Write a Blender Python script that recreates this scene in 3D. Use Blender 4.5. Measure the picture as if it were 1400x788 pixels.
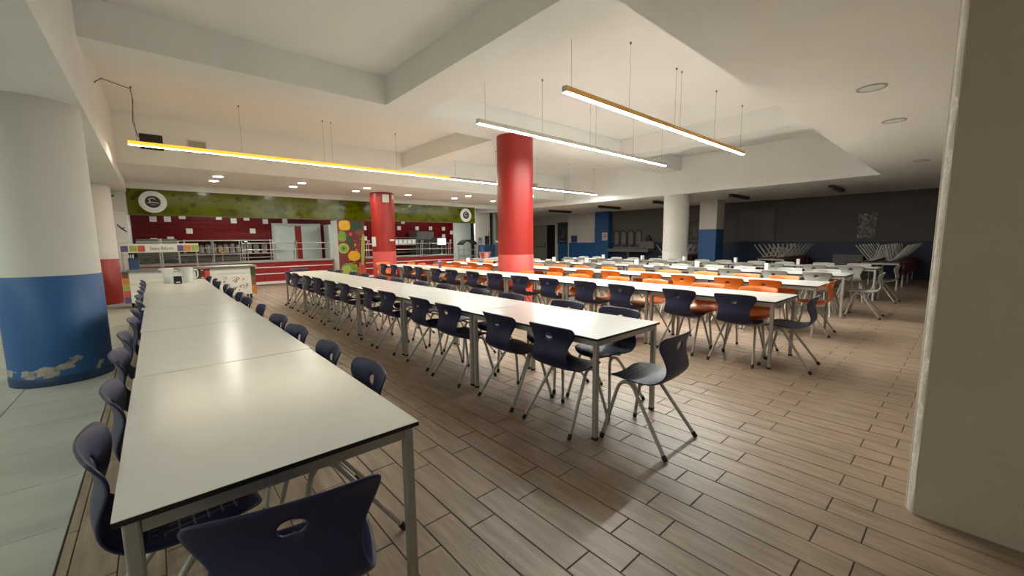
import bpy, bmesh, math, random
from mathutils import Vector, Matrix
random.seed(7)
for o in list(bpy.data.objects): bpy.data.objects.remove(o, do_unlink=True)
SC = bpy.context.scene
COL = SC.collection
PI = math.pi

# ------------------------------------------------------------------ camera
F_PX, CAM_H = 551.44, 1.43
RT = Vector((0.75007, -0.66127, -0.01081)); UP = Vector((0.084951, 0.080123, 0.993158)); FW = Vector((0.65588, 0.745857, -0.116274))
cam_d = bpy.data.cameras.new('camera'); cam = bpy.data.objects.new('camera', cam_d); COL.objects.link(cam)
cam_d.sensor_fit = 'HORIZONTAL'; cam_d.sensor_width = 36.0; cam_d.lens = F_PX / 1400 * 36.0
cam_d.clip_start = 0.02; cam_d.clip_end = 200
M = Matrix((RT, UP, -FW)).transposed().to_4x4(); M.translation = Vector((0, 0, CAM_H)); cam.matrix_world = M
SC.camera = cam
def px(P):                                    # world point -> photo pixel (1400x788), depth
    d = Vector(P) - Vector((0, 0, CAM_H)); z = d.dot(FW)
    if z < 0.05: return None
    return 700 + F_PX * d.dot(RT) / z, 394 - F_PX * d.dot(UP) / z, z
# ------------------------------------------------------------------ world, exposure
W = bpy.data.worlds.new('world'); SC.world = W; W.use_nodes = True
W.node_tree.nodes['Background'].inputs[0].default_value = (0.9, 0.95, 1.0, 1); W.node_tree.nodes['Background'].inputs[1].default_value = 0.05
vs = SC.view_settings; vs.view_transform = 'Standard'; vs.look = 'None'; vs.gamma = 1.0; vs.use_curve_mapping = False
vs.exposure = 1.88
LAMP = 52.0        # radiance of the lit pendant diffusers
DOWN = 40.0        # radiance of the lit downlights
KITCH_FILL = 18.0        # radiance of the added, unseen kitchen ceiling panels
WARM = (0.97, 1.0, 0.94)
AISLE_FILL = 74.0       # radiance of the added, unseen fill downlights of the left aisle

# ------------------------------------------------------------------ materials
def nd(nt, t, **k):
    n = nt.nodes.new(t)
    for a, b in k.items(): setattr(n, a, b)
    return n
def mat(name, col, rough=0.5, metal=0.0, var=0.06, scale=6.0, bump=0.0, bscale=60.0, emis=None, spec=0.5, stretch=None, isl=0.0, coat=0.0):
    m = bpy.data.materials.new(name); m.use_nodes = True; nt = m.node_tree; b = nt.nodes['Principled BSDF']; L = nt.links.new
    b.inputs['Roughness'].default_value = rough; b.inputs['Metallic'].default_value = metal; b.inputs['Specular IOR Level'].default_value = spec
    if coat: b.inputs['Coat Weight'].default_value = coat; b.inputs['Coat Roughness'].default_value = 0.15
    geo = nd(nt, 'ShaderNodeNewGeometry'); mp = nd(nt, 'ShaderNodeMapping')
    if stretch: mp.inputs['Scale'].default_value = stretch
    L(geo.outputs['Position'], mp.inputs['Vector'])
    vec = mp.outputs['Vector']
    if isl:
        cmb = nd(nt, 'ShaderNodeVectorMath', operation='MULTIPLY_ADD'); cmb.inputs[1].default_value = (37, 53, 11)
        cx = nd(nt, 'ShaderNodeCombineXYZ')
        for i in range(3): L(geo.outputs['Random Per Island'], cx.inputs[i])
        L(cx.outputs[0], cmb.inputs[0]); L(vec, cmb.inputs[2]); vec = cmb.outputs[0]
    nz = nd(nt, 'ShaderNodeTexNoise'); nz.inputs['Scale'].default_value = scale; nz.inputs['Detail'].default_value = 5; L(vec, nz.inputs['Vector'])
    rp = nd(nt, 'ShaderNodeMapRange'); rp.inputs['From Min'].default_value = .25; rp.inputs['From Max'].default_value = .75
    rp.inputs['To Min'].default_value = 1 - var; rp.inputs['To Max'].default_value = 1 + var; L(nz.outputs['Fac'], rp.inputs['Value'])
    fac = rp.outputs[0]
    if isl:
        ri = nd(nt, 'ShaderNodeMapRange'); ri.inputs['To Min'].default_value = 1 - isl; ri.inputs['To Max'].default_value = 1 + isl; L(geo.outputs['Random Per Island'], ri.inputs['Value'])
        mu = nd(nt, 'ShaderNodeMath', operation='MULTIPLY'); L(fac, mu.inputs[0]); L(ri.outputs[0], mu.inputs[1]); fac = mu.outputs[0]
    sc = nd(nt, 'ShaderNodeVectorMath', operation='SCALE'); sc.inputs[0].default_value = col[:3]; L(fac, sc.inputs['Scale']); L(sc.outputs[0], b.inputs['Base Color'])
    if bump:
        n2 = nd(nt, 'ShaderNodeTexNoise'); n2.inputs['Scale'].default_value = bscale; n2.inputs['Detail'].default_value = 3; L(vec, n2.inputs['Vector'])
        bp = nd(nt, 'ShaderNodeBump'); bp.inputs['Strength'].default_value = bump; bp.inputs['Distance'].default_value = .01; L(n2.outputs['Fac'], bp.inputs['Height']); L(bp.outputs[0], b.inputs['Normal'])
    if emis:
        b.inputs['Emission Color'].default_value = (*emis[0], 1); b.inputs['Emission Strength'].default_value = emis[1]
    return m
MT = {}
def M_(k): return MT[k]
MT['ceil'] = mat('ceiling_paint', (.87, .865, .835), .9, var=.02, scale=1.5, bump=.04, bscale=40)
MT['wall'] = mat('wall_paint', (.70, .67, .62), .85, var=.03, scale=2, bump=.06, bscale=50)
MT['wallgrey'] = mat('wall_paint_grey', (.42, .40, .385), .85, var=.03, scale=2, bump=.05)
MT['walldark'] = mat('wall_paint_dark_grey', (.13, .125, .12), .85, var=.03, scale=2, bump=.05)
MT['dimgrey'] = mat('dim_grey_laminate', (.17, .165, .155), .6, var=.05)
MT['wallboard'] = mat('dark_board', (.155, .15, .143), .7, var=.04)
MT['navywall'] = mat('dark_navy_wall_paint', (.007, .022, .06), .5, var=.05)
MT['pier'] = mat('pier_paint', (.54, .45, .36), .8, var=.05, scale=3, bump=.15, bscale=25)
MT['chip_lit'] = mat('chipped_lit_plaster', (.80, .76, .68), .9, var=.15, scale=30, bump=.6, bscale=60)  # pale tone also carries the light falling on the pier's chamfer
MT['blue'] = mat('blue_paint', (.022, .105, .29), .5, var=.06, scale=4, bump=.05)
MT['bluedk'] = mat('blue_paint_dark', (.010, .038, .105), .45, var=.1, scale=8)
MT['red'] = mat('red_paint', (.34, .018, .012), .42, var=.05, scale=3)
MT['coral'] = mat('coral_paint', (.56, .062, .05), .55, var=.05, scale=3)
MT['reddk'] = mat('red_gloss_panel', (.30, .010, .012), .28, var=.06, scale=4)
MT['plank'] = mat('wood_plank', (.305, .222, .155), .42, var=.30, scale=3.0, stretch=(9, 1.1, 4), isl=.16, bump=.12, bscale=9)
MT['joint'] = mat('floor_joint', (.035, .027, .020), .9)
MT['gtile'] = mat('grey_floor_tile', (.44, .435, .375), .42, var=.16, scale=1.6, stretch=(1, 2.4, 1), isl=.05, bump=.05, bscale=8)
MT['ktile'] = mat('kitchen_floor_tile', (.22, .18, .15), .4, var=.1)
MT['top'] = mat('white_laminate', (.75, .735, .69), .22, var=.025, scale=5, bump=.02, bscale=18)
MT['edge'] = mat('black_laminate_core', (.012, .012, .012), .5)
MT['steelp'] = mat('silver_paint', (.42, .40, .365), .42, .35, var=.05)
MT['cap'] = mat('black_rubber', (.012, .011, .010), .7)
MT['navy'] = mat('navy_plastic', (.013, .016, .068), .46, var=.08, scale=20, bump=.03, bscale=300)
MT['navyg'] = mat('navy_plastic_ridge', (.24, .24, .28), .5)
MT['orange'] = mat('orange_plastic', (.80, .17, .012), .40, var=.05, scale=20)
MT['orangeg'] = mat('orange_plastic_ridge', (.85, .28, .06), .5)
MT['grey'] = mat('grey_plastic', (.34, .335, .30), .42, var=.05, scale=20)
MT['greyg'] = mat('grey_plastic_ridge', (.42, .42, .39), .5)
MT['dred'] = mat('dark_red_plastic', (.10, .006, .006), .45, var=.05)
MT['dredg'] = mat('dark_red_ridge', (.12, .012, .012), .5)
MT['white'] = mat('white_plastic', (.80, .80, .78), .35, var=.02)
MT['whiteT'] = mat('white_paint', (.72, .72, .68), .6, var=.03)
MT['black'] = mat('black_plastic', (.012, .012, .012), .4)
MT['shadevoid'] = mat('painted_dark_interior', (.012, .011, .010), .9)  # near-black colour that paints in the shade of unlit openings
MT['steel'] = mat('stainless_steel', (.55, .54, .50), .28, .9, var=.05, scale=10)
MT['steeldk'] = mat('dark_steel', (.16, .155, .14), .35, .7, var=.08)
MT['brass'] = mat('brass', (.85, .52, .14), .3, .8)
MT['gold'] = mat('amber_anodised_housing', (.62, .33, .06), .4, .2)
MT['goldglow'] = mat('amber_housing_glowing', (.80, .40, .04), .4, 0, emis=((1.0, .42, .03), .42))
MT['silver'] = mat('aluminium_housing', (.55, .52, .46), .35, .5)
MT['lit'] = mat('lit_diffuser', (.9, .9, .9), .4, emis=(WARM, LAMP))
MT['litamber'] = mat('lit_amber_diffuser', (.9, .8, .5), .4, emis=((1.0, .90, .66), LAMP * .42))
MT['litdown'] = mat('lit_downlight', (.9, .9, .9), .4, emis=((1.0, .95, .86), DOWN))
MT['fillaisle'] = mat('aisle_fill_downlight', (.9, .9, .9), .4, emis=((.90, 1.0, .93), AISLE_FILL))
MT['fillkitchen'] = mat('kitchen_fill_panel', (.9, .9, .9), .4, emis=((.92, 1.0, .92), KITCH_FILL))
MT['litscreen'] = mat('lit_display', (.6, .7, .7), .3, emis=((.70, .95, .95), .9))
MT['wire'] = mat('grey_wire', (.22, .21, .19), .5)
MT['cable'] = mat('black_cable', (.03, .03, .03), .6)
MT['tred'] = mat('red_wall_tile', (.11, .0025, .0035), .22, var=.08, scale=12, isl=.22, spec=.3)
MT['grout'] = mat('dark_red_grout', (.045, .006, .006), .8)
MT['twhite'] = mat('white_wall_tile', (.60, .58, .52), .2, var=.05, isl=.1)
MT['door'] = mat('pale_door', (.56, .60, .56), .45, var=.03)
MT['doorfr'] = mat('door_frame_metal', (.50, .50, .47), .4, .3)
MT['cream'] = mat('cream_door', (.40, .38, .31), .5, var=.03)
MT['binblue'] = mat('blue_bin_plastic', (.035, .075, .19), .5)
MT['glass'] = mat('dark_mirror_glass', (.10, .10, .10), .12, .6)
MT['purple'] = mat('purple_print', (.13, .09, .26), .5, var=.3, scale=30)
MT['lime'] = mat('lime_print', (.36, .45, .10), .5, var=.3, scale=30)
MT['redp'] = mat('red_print', (.55, .09, .05), .5, var=.3, scale=30)
MT['orangep'] = mat('orange_print', (.62, .24, .05), .5, var=.3, scale=30)
MT['brownp'] = mat('brown_print', (.20, .09, .05), .5, var=.3, scale=30)
MT['yellowp'] = mat('yellow_print', (.72, .42, .02), .45, var=.15, scale=12)
MT['leafp'] = mat('leaf_green_print', (.16, .30, .03), .5, var=.5, scale=25)
MT['dkgreenp'] = mat('dark_green_print', (.03, .075, .03), .5, var=.4, scale=20)
MT['berryp'] = mat('berry_print', (.16, .03, .035), .5, var=.4, scale=25)
MT['tomatop'] = mat('tomato_print', (.50, .11, .07), .5, var=.35, scale=22)
MT['pink'] = mat('pink_plastic', (.72, .32, .55), .35)
MT['bag'] = mat('clear_plastic_bag', (.26, .26, .25), .12, .2, var=.7, scale=14, bump=.8, bscale=18)
MT['wicker'] = mat('wicker', (.42, .24, .12), .7, var=.4, scale=60, bump=.5, bscale=80)

def green_material():
    m = bpy.data.materials.new('green_patterned_panel'); m.use_nodes = True; nt = m.node_tree; b = nt.nodes['Principled BSDF']; L = nt.links.new
    b.inputs['Roughness'].default_value = .13; b.inputs['Specular IOR Level'].default_value = .22
    geo = nd(nt, 'ShaderNodeNewGeometry')
    def mask(scale, r, w, off):
        mp = nd(nt, 'ShaderNodeMapping'); mp.inputs['Location'].default_value = off; L(geo.outputs['Position'], mp.inputs[0])
        sp = nd(nt, 'ShaderNodeSeparateXYZ'); L(mp.outputs[0], sp.inputs[0]); cb = nd(nt, 'ShaderNodeCombineXYZ'); L(sp.outputs[0], cb.inputs[0]); L(sp.outputs[2], cb.inputs[1])
        v = nd(nt, 'ShaderNodeTexVoronoi'); v.inputs['Scale'].default_value = scale; L(cb.outputs[0], v.inputs['Vector'])
        s = nd(nt, 'ShaderNodeMath', operation='SUBTRACT'); L(v.outputs['Distance'], s.inputs[0]); s.inputs[1].default_value = r
        a = nd(nt, 'ShaderNodeMath', operation='ABSOLUTE'); L(s.outputs[0], a.inputs[0])
        c = nd(nt, 'ShaderNodeMath', operation='LESS_THAN'); L(a.outputs[0], c.inputs[0]); c.inputs[1].default_value = w
        return c.outputs[0]
    m1 = mask(2.9, .17, .035, (0, 0, 0)); m2 = mask(3.4, .08, .06, (3.3, 0, 1.7))
    mpn = nd(nt, 'ShaderNodeMapping'); mpn.inputs['Scale'].default_value = (2.4, 1, 3.6); mpn.inputs['Rotation'].default_value = (0, .6, 0); L(geo.outputs['Position'], mpn.inputs[0])
    nl = nd(nt, 'ShaderNodeTexNoise'); nl.inputs['Scale'].default_value = 1.6; nl.inputs['Detail'].default_value = 1.0; L(mpn.outputs[0], nl.inputs['Vector'])
    gl = nd(nt, 'ShaderNodeMapRange'); gl.inputs['From Min'].default_value = .56; gl.inputs['From Max'].default_value = .60; gl.inputs['To Max'].default_value = .8; L(nl.outputs['Fac'], gl.inputs['Value']); m3 = gl.outputs[0]
    mx = nd(nt, 'ShaderNodeMath', operation='MAXIMUM'); L(m1, mx.inputs[0]); L(m2, mx.inputs[1])
    mx2 = nd(nt, 'ShaderNodeMath', operation='MAXIMUM'); L(mx.outputs[0], mx2.inputs[0]); L(m3, mx2.inputs[1])
    nz = nd(nt, 'ShaderNodeTexNoise'); nz.inputs['Scale'].default_value = 2.2; L(geo.outputs['Position'], nz.inputs['Vector'])
    fm = nd(nt, 'ShaderNodeMath', operation='MULTIPLY'); L(mx2.outputs[0], fm.inputs[0]); L(nz.outputs['Fac'], fm.inputs[1])
    mix = nd(nt, 'ShaderNodeMix', data_type='RGBA'); mix.inputs['A'].default_value = (.10, .112, .0015, 1); mix.inputs['B'].default_value = (.038, .046, .0012, 1)
    fg = nd(nt, 'ShaderNodeMath', operation='MULTIPLY'); L(fm.outputs[0], fg.inputs[0]); fg.inputs[1].default_value = 1.7; fg.use_clamp = True; L(fg.outputs[0], mix.inputs['Factor']); L(mix.outputs['Result'], b.inputs['Base Color'])
    return m
MT['green'] = green_material()
def peeling_material():
    m = mat('blue_paint_peeling', (.022, .105, .29), .5, var=.06, scale=4, bump=.05); nt = m.node_tree; L = nt.links.new; b = nt.nodes['Principled BSDF']
    src = b.inputs['Base Color'].links[0].from_socket
    geo = nd(nt, 'ShaderNodeNewGeometry'); nz = nd(nt, 'ShaderNodeTexNoise'); nz.inputs['Scale'].default_value = 5.5; nz.inputs['Detail'].default_value = 6; L(geo.outputs['Position'], nz.inputs['Vector'])
    sp = nd(nt, 'ShaderNodeSeparateXYZ'); L(geo.outputs['Position'], sp.inputs[0])
    zz = nd(nt, 'ShaderNodeMath', operation='SUBTRACT'); L(sp.outputs[2], zz.inputs[0]); zz.inputs[1].default_value = .17
    za = nd(nt, 'ShaderNodeMath', operation='ABSOLUTE'); L(zz.outputs[0], za.inputs[0])
    zm = nd(nt, 'ShaderNodeMath', operation='MULTIPLY_ADD'); L(za.outputs[0], zm.inputs[0]); zm.inputs[1].default_value = -1.9; L(nz.outputs['Fac'], zm.inputs[2])
    rp = nd(nt, 'ShaderNodeMapRange'); rp.inputs['From Min'].default_value = .47; rp.inputs['From Max'].default_value = .50; L(zm.outputs[0], rp.inputs['Value'])
    n2 = nd(nt, 'ShaderNodeTexNoise'); n2.inputs['Scale'].default_value = 22; L(geo.outputs['Position'], n2.inputs['Vector'])
    pc = nd(nt, 'ShaderNodeMix', data_type='RGBA'); pc.inputs['A'].default_value = (.12, .11, .10, 1); pc.inputs['B'].default_value = (.62, .57, .48, 1); L(n2.outputs['Fac'], pc.inputs['Factor'])
    mix = nd(nt, 'ShaderNodeMix', data_type='RGBA'); L(rp.outputs[0], mix.inputs['Factor']); L(src, mix.inputs['A']); L(pc.outputs['Result'], mix.inputs['B']); L(mix.outputs['Result'], b.inputs['Base Color'])
    return m
MT['peel'] = peeling_material()

# ------------------------------------------------------------------ mesh building
class MB:
    def __init__(s): s.v = []; s.f = []; s.m = []; s.sm = []
    def add(s, vs, fs, mi=0, smooth=False):
        n = len(s.v); s.v += [tuple(p) for p in vs]
        for f in fs: s.f.append([i + n for i in f]); s.m.append(mi); s.sm.append(smooth)
        return s
    def box(s, x0, x1, y0, y1, z0, z1, mi=0, top=None):
        vs = [(x, y, z) for z in (z0, z1) for y in (y0, y1) for x in (x0, x1)]
        s.add(vs, [[0, 2, 3, 1], [0, 1, 5, 4], [1, 3, 7, 5], [3, 2, 6, 7], [2, 0, 4, 6]], mi)
        s.add(vs[4:], [[0, 1, 3, 2]], mi if top is None else top); return s
    def rbox(s, x0, x1, y0, y1, z0, z1, r, mi=0, seg=2):          # vertical edges rounded
        pts = []
        for cx, cy, a0 in ((x1 - r, y1 - r, 0), (x0 + r, y1 - r, 90), (x0 + r, y0 + r, 180), (x1 - r, y0 + r, 270)):
            for k in range(seg + 1):
                a = math.radians(a0 + 90 * k / seg); pts.append((cx + r * math.cos(a), cy + r * math.sin(a)))
        return s.prism(pts, z0, z1, mi)
    def prism(s, pts, z0, z1, mi=0, top=None):
        n = len(pts); vs = [(x, y, z0) for x, y in pts] + [(x, y, z1) for x, y in pts]
        s.add(vs, [[i, (i + 1) % n, n + (i + 1) % n, n + i] for i in range(n)] + [list(range(n))[::-1]], mi)
        s.add(vs[n:], [list(range(n))], mi if top is None else top); return s
    def yprism(s, pts, y0, y1, mi=0):                               # outline in x,z extruded along y (front face at y0)
        n = len(pts); vs = [(x, y0, z) for x, z in pts] + [(x, y1, z) for x, z in pts]
        return s.add(vs, [[i, n + i, n + (i + 1) % n, (i + 1) % n] for i in range(n)] + [list(range(n)), list(range(n, 2 * n))[::-1]], mi)
    def xprism(s, pts, x0, x1, mi=0):                               # outline in y,z extruded along x
        n = len(pts); vs = [(x0, y, z) for y, z in pts] + [(x1, y, z) for y, z in pts]
        return s.add(vs, [[i, (i + 1) % n, n + (i + 1) % n, n + i] for i in range(n)] + [list(range(n))[::-1], list(range(n, 2 * n))], mi)
    def tube(s, path, r, n=8, mi=0, cap=True, r2=None):
        path = [Vector(p) for p in path]; rings = []
        up = None
        for i, p in enumerate(path):
            d = (path[min(i + 1, len(path) - 1)] - path[max(i - 1, 0)]).normalized()
            if up is None:
                up = Vector((0, 0, 1)) if abs(d.z) < .9 else Vector((1, 0, 0))
            a = d.cross(up).normalized(); up = a.cross(d).normalized()
            rr = r if r2 is None else r + (r2 - r) * i / (len(path) - 1)
            rings.append([p + (a * math.cos(2 * PI * k / n) + up * math.sin(2 * PI * k / n)) * rr for k in range(n)])
        vs = [q for R in rings for q in R]; fs = []
        for i in range(len(path) - 1):
            for k in range(n): fs.append([i * n + k, (i + 1) * n + k, (i + 1) * n + (k + 1) % n, i * n + (k + 1) % n])
        s.add(vs, fs, mi, True)
        if cap: s.add(rings[0], [list(range(n))], mi); s.add(rings[-1], [list(range(n))[::-1]], mi)
        return s
    def lathe(s, prof, cx=0, cy=0, n=32, mi=0, smooth=True, caps=True):      # prof: (r,z) bottom to top
        vs = [(cx + r * math.cos(2 * PI * k / n), cy + r * math.sin(2 * PI * k / n), z) for r, z in prof for k in range(n)]; fs = []
        for i in range(len(prof) - 1):
            for k in range(n): fs.append([i * n + k, i * n + (k + 1) % n, (i + 1) * n + (k + 1) % n, (i + 1) * n + k])
        s.add(vs, fs, mi, smooth)
        if caps:
            s.add(vs[:n], [list(range(n))[::-1]], mi); s.add(vs[-n:], [list(range(n))], mi)
        return s
    def mesh(s, name, mats):
        me = bpy.data.meshes.new(name); me.from_pydata(s.v, [], s.f)
        if not isinstance(mats, (list, tuple)): mats = [mats]
        for m in mats: me.materials.append(MT[m] if isinstance(m, str) else m)
        me.polygons.foreach_set('material_index', s.m); me.polygons.foreach_set('use_smooth', s.sm); me.update(); return me
    def build(s, name, mats, parent=None): return link(name, s.mesh(name, mats), parent)
def link(name, me, parent=None, loc=None):
    o = bpy.data.objects.new(name, me); COL.objects.link(o)
    if parent: o.parent = parent
    if loc: o.location = loc
    return o
def tag(o, label=None, cat=None, group=None, kind=None):
    if label: o['label'] = label
    if cat: o['category'] = cat
    if group: o['group'] = group
    if kind: o['kind'] = kind
    return o
def thing(name, label, cat, loc=(0, 0, 0), rz=0, group=None):
    o = bpy.data.objects.new(name, None); COL.objects.link(o); o.location = loc; o.rotation_euler = (0, 0, rz); o.empty_display_size = .1
    return tag(o, label, cat, group)
def struct(o): o['kind'] = 'structure'; return o
def copy_tree(o, parent=None, skip=()):
    c = o.copy(); COL.objects.link(c); c.parent = parent
    for ch in o.children:
        if ch.name.split('.')[0] in skip: continue
        copy_tree(ch, c, skip)
    return c
def box(name, x0, x1, y0, y1, z0, z1, m, parent=None, top=None):
    mb = MB(); mb.box(x0, x1, y0, y1, z0, z1, 0, 1 if top else None); return mb.build(name, [m] + ([top] if top else []), parent)
ORD = ['first', 'second', 'third', 'fourth', 'fifth', 'sixth', 'seventh', 'eighth', 'ninth', 'tenth', 'eleventh', 'twelfth', 'thirteenth', 'fourteenth', 'fifteenth', 'sixteenth']

# ------------------------------------------------------------------ the setting
ZS, ZL, ZK, ZB, ZT = 2.95, 2.88, 3.15, 3.72, 4.17      # right soffit, left soffit, kitchen soffit, beam underside, slab
X0, Y0, Y1, YH, YB, XB = 13.54, 1.62, 11.9, 15.3, 19.3, 18.8
XL, XF = -5.6, -0.45                                   # outer left wall, left edge of the high ceiling
YN = -2.6
floor = struct(box('floor', XL, 20.2, YN, 22.3, -.12, -.004, 'joint'))
# wood-look planks 0.1635 x 0.66, laid along y in two alternating offsets
PW, PL, G = .1635, .6605, .0022
near, rest = [], MB()
cells = []
k0 = int(math.floor((XF - 1.39) / PW)); k1 = int((18.8 - 1.39) / PW)
for k in range(k0, k1 + 1):
    xa, xb = max(1.39 + k * PW, XF), min(1.39 + (k + 1) * PW, 18.8)
    if xb - xa < .03: continue
    off = .892 if k % 2 == 0 else 1.058
    j0 = int(math.floor((YN - off) / PL)); j1 = int((15.9 - off) / PL) + 1
    for j in range(j0, j1):
        ya, yb = max(off + j * PL, YN), min(off + (j + 1) * PL, 15.9)
        if yb - ya < .03: continue
        q = px(((xa + xb) / 2, (ya + yb) / 2, 0)); vis = q and -40 < q[0] < 1440 and q[1] < 830 and not ((xa + xb) / 2 > 2.8 and yb < .12)
        cells.append((q[2] if vis else 999, xa, xb, ya, yb))
cells.sort(key=lambda c: c[0])
pmesh = {}
def plank_geo(mb, x0, x1, y0, y1, z):
    e = .0025
    vs = [(x0, y0, -.012), (x1, y0, -.012), (x1, y1, -.012), (x0, y1, -.012), (x0, y0, z - e), (x1, y0, z - e), (x1, y1, z - e), (x0, y1, z - e), (x0 + e, y0 + e, z), (x1 - e, y0 + e, z), (x1 - e, y1 - e, z), (x0 + e, y1 - e, z)]
    fs = [[a, (a + 1) % 4, 4 + (a + 1) % 4, 4 + a] for a in range(4)] + [[4 + a, 4 + (a + 1) % 4, 8 + (a + 1) % 4, 8 + a] for a in range(4)] + [[8, 9, 10, 11]]
    mb.add(vs, fs)
for i, (d, xa, xb, ya, yb) in enumerate(cells):
    dz = random.uniform(-.0006, .0006)
    if i < 300:
        w, l = round(xb - xa - 2 * G, 4), round(yb - ya - 2 * G, 4)
        if (w, l) not in pmesh:
            mb = MB(); plank_geo(mb, 0, w, 0, l, 0); pmesh[(w, l)] = mb.mesh('plank', 'plank')
        link('plank', pmesh[(w, l)], floor, (xa + G, ya + G, dz))
    else: plank_geo(rest, xa + G, xb - G, ya + G, yb - G, dz)
tag(rest.build('plank_field', 'plank', floor), kind='stuff')
# grey tiles of the left aisle
gm = {}
for a in range(8):
    for b in range(29):
        xb_, xa_ = XF - .004 - a * .645, max(XF - .004 - (a + 1) * .645, XL); ya_, yb_ = 2.967 + (b - 9) * .632, 2.967 + (b - 8) * .632
        if yb_ < YN + .1 or ya_ > YH: continue
        ya_ = max(ya_, YN); yb_ = min(yb_, YH); key = (round(xb_ - xa_ - .004, 3), round(yb_ - ya_ - .004, 3))
        if key not in gm:
            mb = MB(); plank_geo(mb, 0, key[0], 0, key[1], 0); gm[key] = mb.mesh('tile', 'gtile')
        link('tile', gm[key], floor, (xa_ + .002, ya_ + .002, random.uniform(-.0005, .0005)))
struct(box('floor_kitchen', -.55, 14.4, 15.9, YB, -.004, .002, 'ktile'))
struct(box('floor_corridor', 12.9, 20.2, 15.9, 22.3, -.004, 0, 'ktile'))

ceiling = struct(box('ceiling', XL, 20.2, YN, 22.3, ZT, ZT + .15, 'ceil'))
def cpart(n, *a): return box(n, *a, 'ceil', ceiling)
cpart('soffit', XL, XF, YN, 22.3, ZL, ZT - .002)                      # left aisle
cpart('soffit', XF, 20.2, YN, Y0, ZS, ZT - .002)                      # near, right
cpart('soffit', X0, 20.2, Y0, 22.3, ZS, ZT - .002)                    # far right
cpart('soffit', XF, X0, Y1, YB, ZK, ZT - .002)                        # kitchen
cpart('beam', XF, X0, 6.70, 7.43, ZB, ZT - .002)
cpart('beam', 3.12, 3.78, Y0, 6.70, ZB, ZT - .002)
cpart('beam', 9.95, 10.6, Y0, 6.70, ZB, ZT - .002)
cpart('beam', 5.97, 6.62, 7.43, Y1, ZB, ZT - .002)
struct(box('wall_left', XL - .15, XL, YN, 16, 0, ZL, 'wall'))
struct(box('wall_near', XL, 20.2, YN - .15, YN, 0, ZS, 'wall'))
# right-hand pier with a chipped chamfer, coloured pale for the light on it
mb = MB(); mb.prism([(2.835, YN), (3.7, YN), (3.7, .125), (2.875, .125), (2.835, .095)], 0, ZS); mb.m[4 - 1] = 0
pier = struct(mb.build('wall_right', 'pier'))
mb = MB(); pts = []
seg = 26
va = [];
for i in range(seg + 1):
    z = ZS * i / seg; j = random.uniform(-.006, .006)
    va += [(2.835 - .0015, .092 + j * .6, z), (2.8545, .1115, z), (2.875 + .004, .125 + .0015, z)]
mb.add(va, [[3 * i, 3 * i + 1, 3 * i + 4, 3 * i + 3][::-1] for i in range(seg)] + [[3 * i + 1, 3 * i + 2, 3 * i + 5, 3 * i + 4][::-1] for i in range(seg)])
mb.build('chipped_lit_corner', 'chip_lit', pier)
# wall around the kitchen opening
wk = struct(box('wall_kitchen_front', XL, -.50, YH, YH + .15, 0, ZK, 'wall'))
box('blue_band', XL, -2.0, YH - .006, YH, 0, 1.13, 'blue', wk)
hd = struct(box('wall_header', -.50, X0, YH, YH + .15, ZS, ZK, 'ceil'))
box('header_face', -.50, 11.25, YH + .005, YH + .15, 2.26, ZS, 'ceil', hd)
struct(box('trim_1', -.50, 11.25, YH - .012, YH + .004, 2.248, 2.262, 'steeldk'))
# kitchen back wall with tiles
kb = struct(box('wall_kitchen_back', -.55, 14.4, YB, YB + .15, 0, ZK, 'whiteT'))
tm = {}
def tile(x0, x1, z0, z1, m, proud):
    key = (round(x1 - x0, 3), round(z1 - z0, 3), m)
    if key not in tm:
        w, hh = x1 - x0, z1 - z0; e = .006; mb = MB()
        vs = [(0, 0, 0), (w, 0, 0), (w, 0, hh), (0, 0, hh), (e, -proud, e), (w - e, -proud, e), (w - e, -proud, hh - e), (e, -proud, hh - e)]
        mb.add(vs, [[a, (a + 1) % 4, 4 + (a + 1) % 4, 4 + a] for a in range(4)] + [[4, 5, 6, 7]]); tm[key] = mb.mesh('tile', m)
    link('tile', tm[key], kb, (x0, YB - .001, z0))
box('tile_grout', -.55, 12.62, YB - .003, YB, .7, 2.46, 'grout', kb)
TW, TH = .47, .155
TG = .003
for r in range(10):
    for c in range(-1, 29):
        x0 = -.55 + c * TW + (TW / 2 if r % 2 else 0); x1 = x0 + TW - TG; z0 = .92 + r * TH; x0 = max(x0, -.54); x1 = min(x1, 12.62)
        if z0 < 2.2 and x1 > 3.69 and x0 < 5.61:
            if x0 < 3.69: x1 = 3.69
            elif x1 > 5.61: x0 = 5.61
            else: continue
        if x1 - x0 < .03: continue
        tile(x0, x1, z0, z0 + TH - TG, 'tred', .012)
for x, z in [(.04, 2.33), (.43, 2.34), (1.02, 1.92), (2.42, 2.33), (3.03, 1.94), (3.5, 2.33), (4.22, 2.36), (7.6, 2.11), (9.38, 2.13), (10.39, 2.13), (11.19, 2.14), (11.99, 2.13), (11.99, 1.73), (12.5, 1.93), (.0, 1.57), (.46, 1.62), (7.6, 1.62), (.85, 2.45), (1.95, 2.45), (2.85, 2.45), (8.5, 2.45), (9.6, 2.45)]:
    tile(x - .10, x + .10, z - .10, min(z + .10, 2.47), 'twhite', .02)
struct(box('wall_kitchen_left', -.70, -.55, YH + .15, YB, 0, ZK, 'wall'))
struct(box('wall_kitchen_side', 14.25, 14.4, 17.7, YB, 0, ZK, 'whiteT'))
struct(box('wall_corridor', 12.86, 13.83, 17.5, 17.65, 0, ZS, 'wall'))
struct(box('wall_corridor_end', 13.7, 20.2, 22.2, 22.35, 0, ZS, 'shadevoid'))  # coloured near-black to put in the darkness of the unlit corridor
struct(box('wall_corridor_side', 13.83, 13.98, 17.5, 22.2, 0, ZS, 'shadevoid'))
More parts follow.
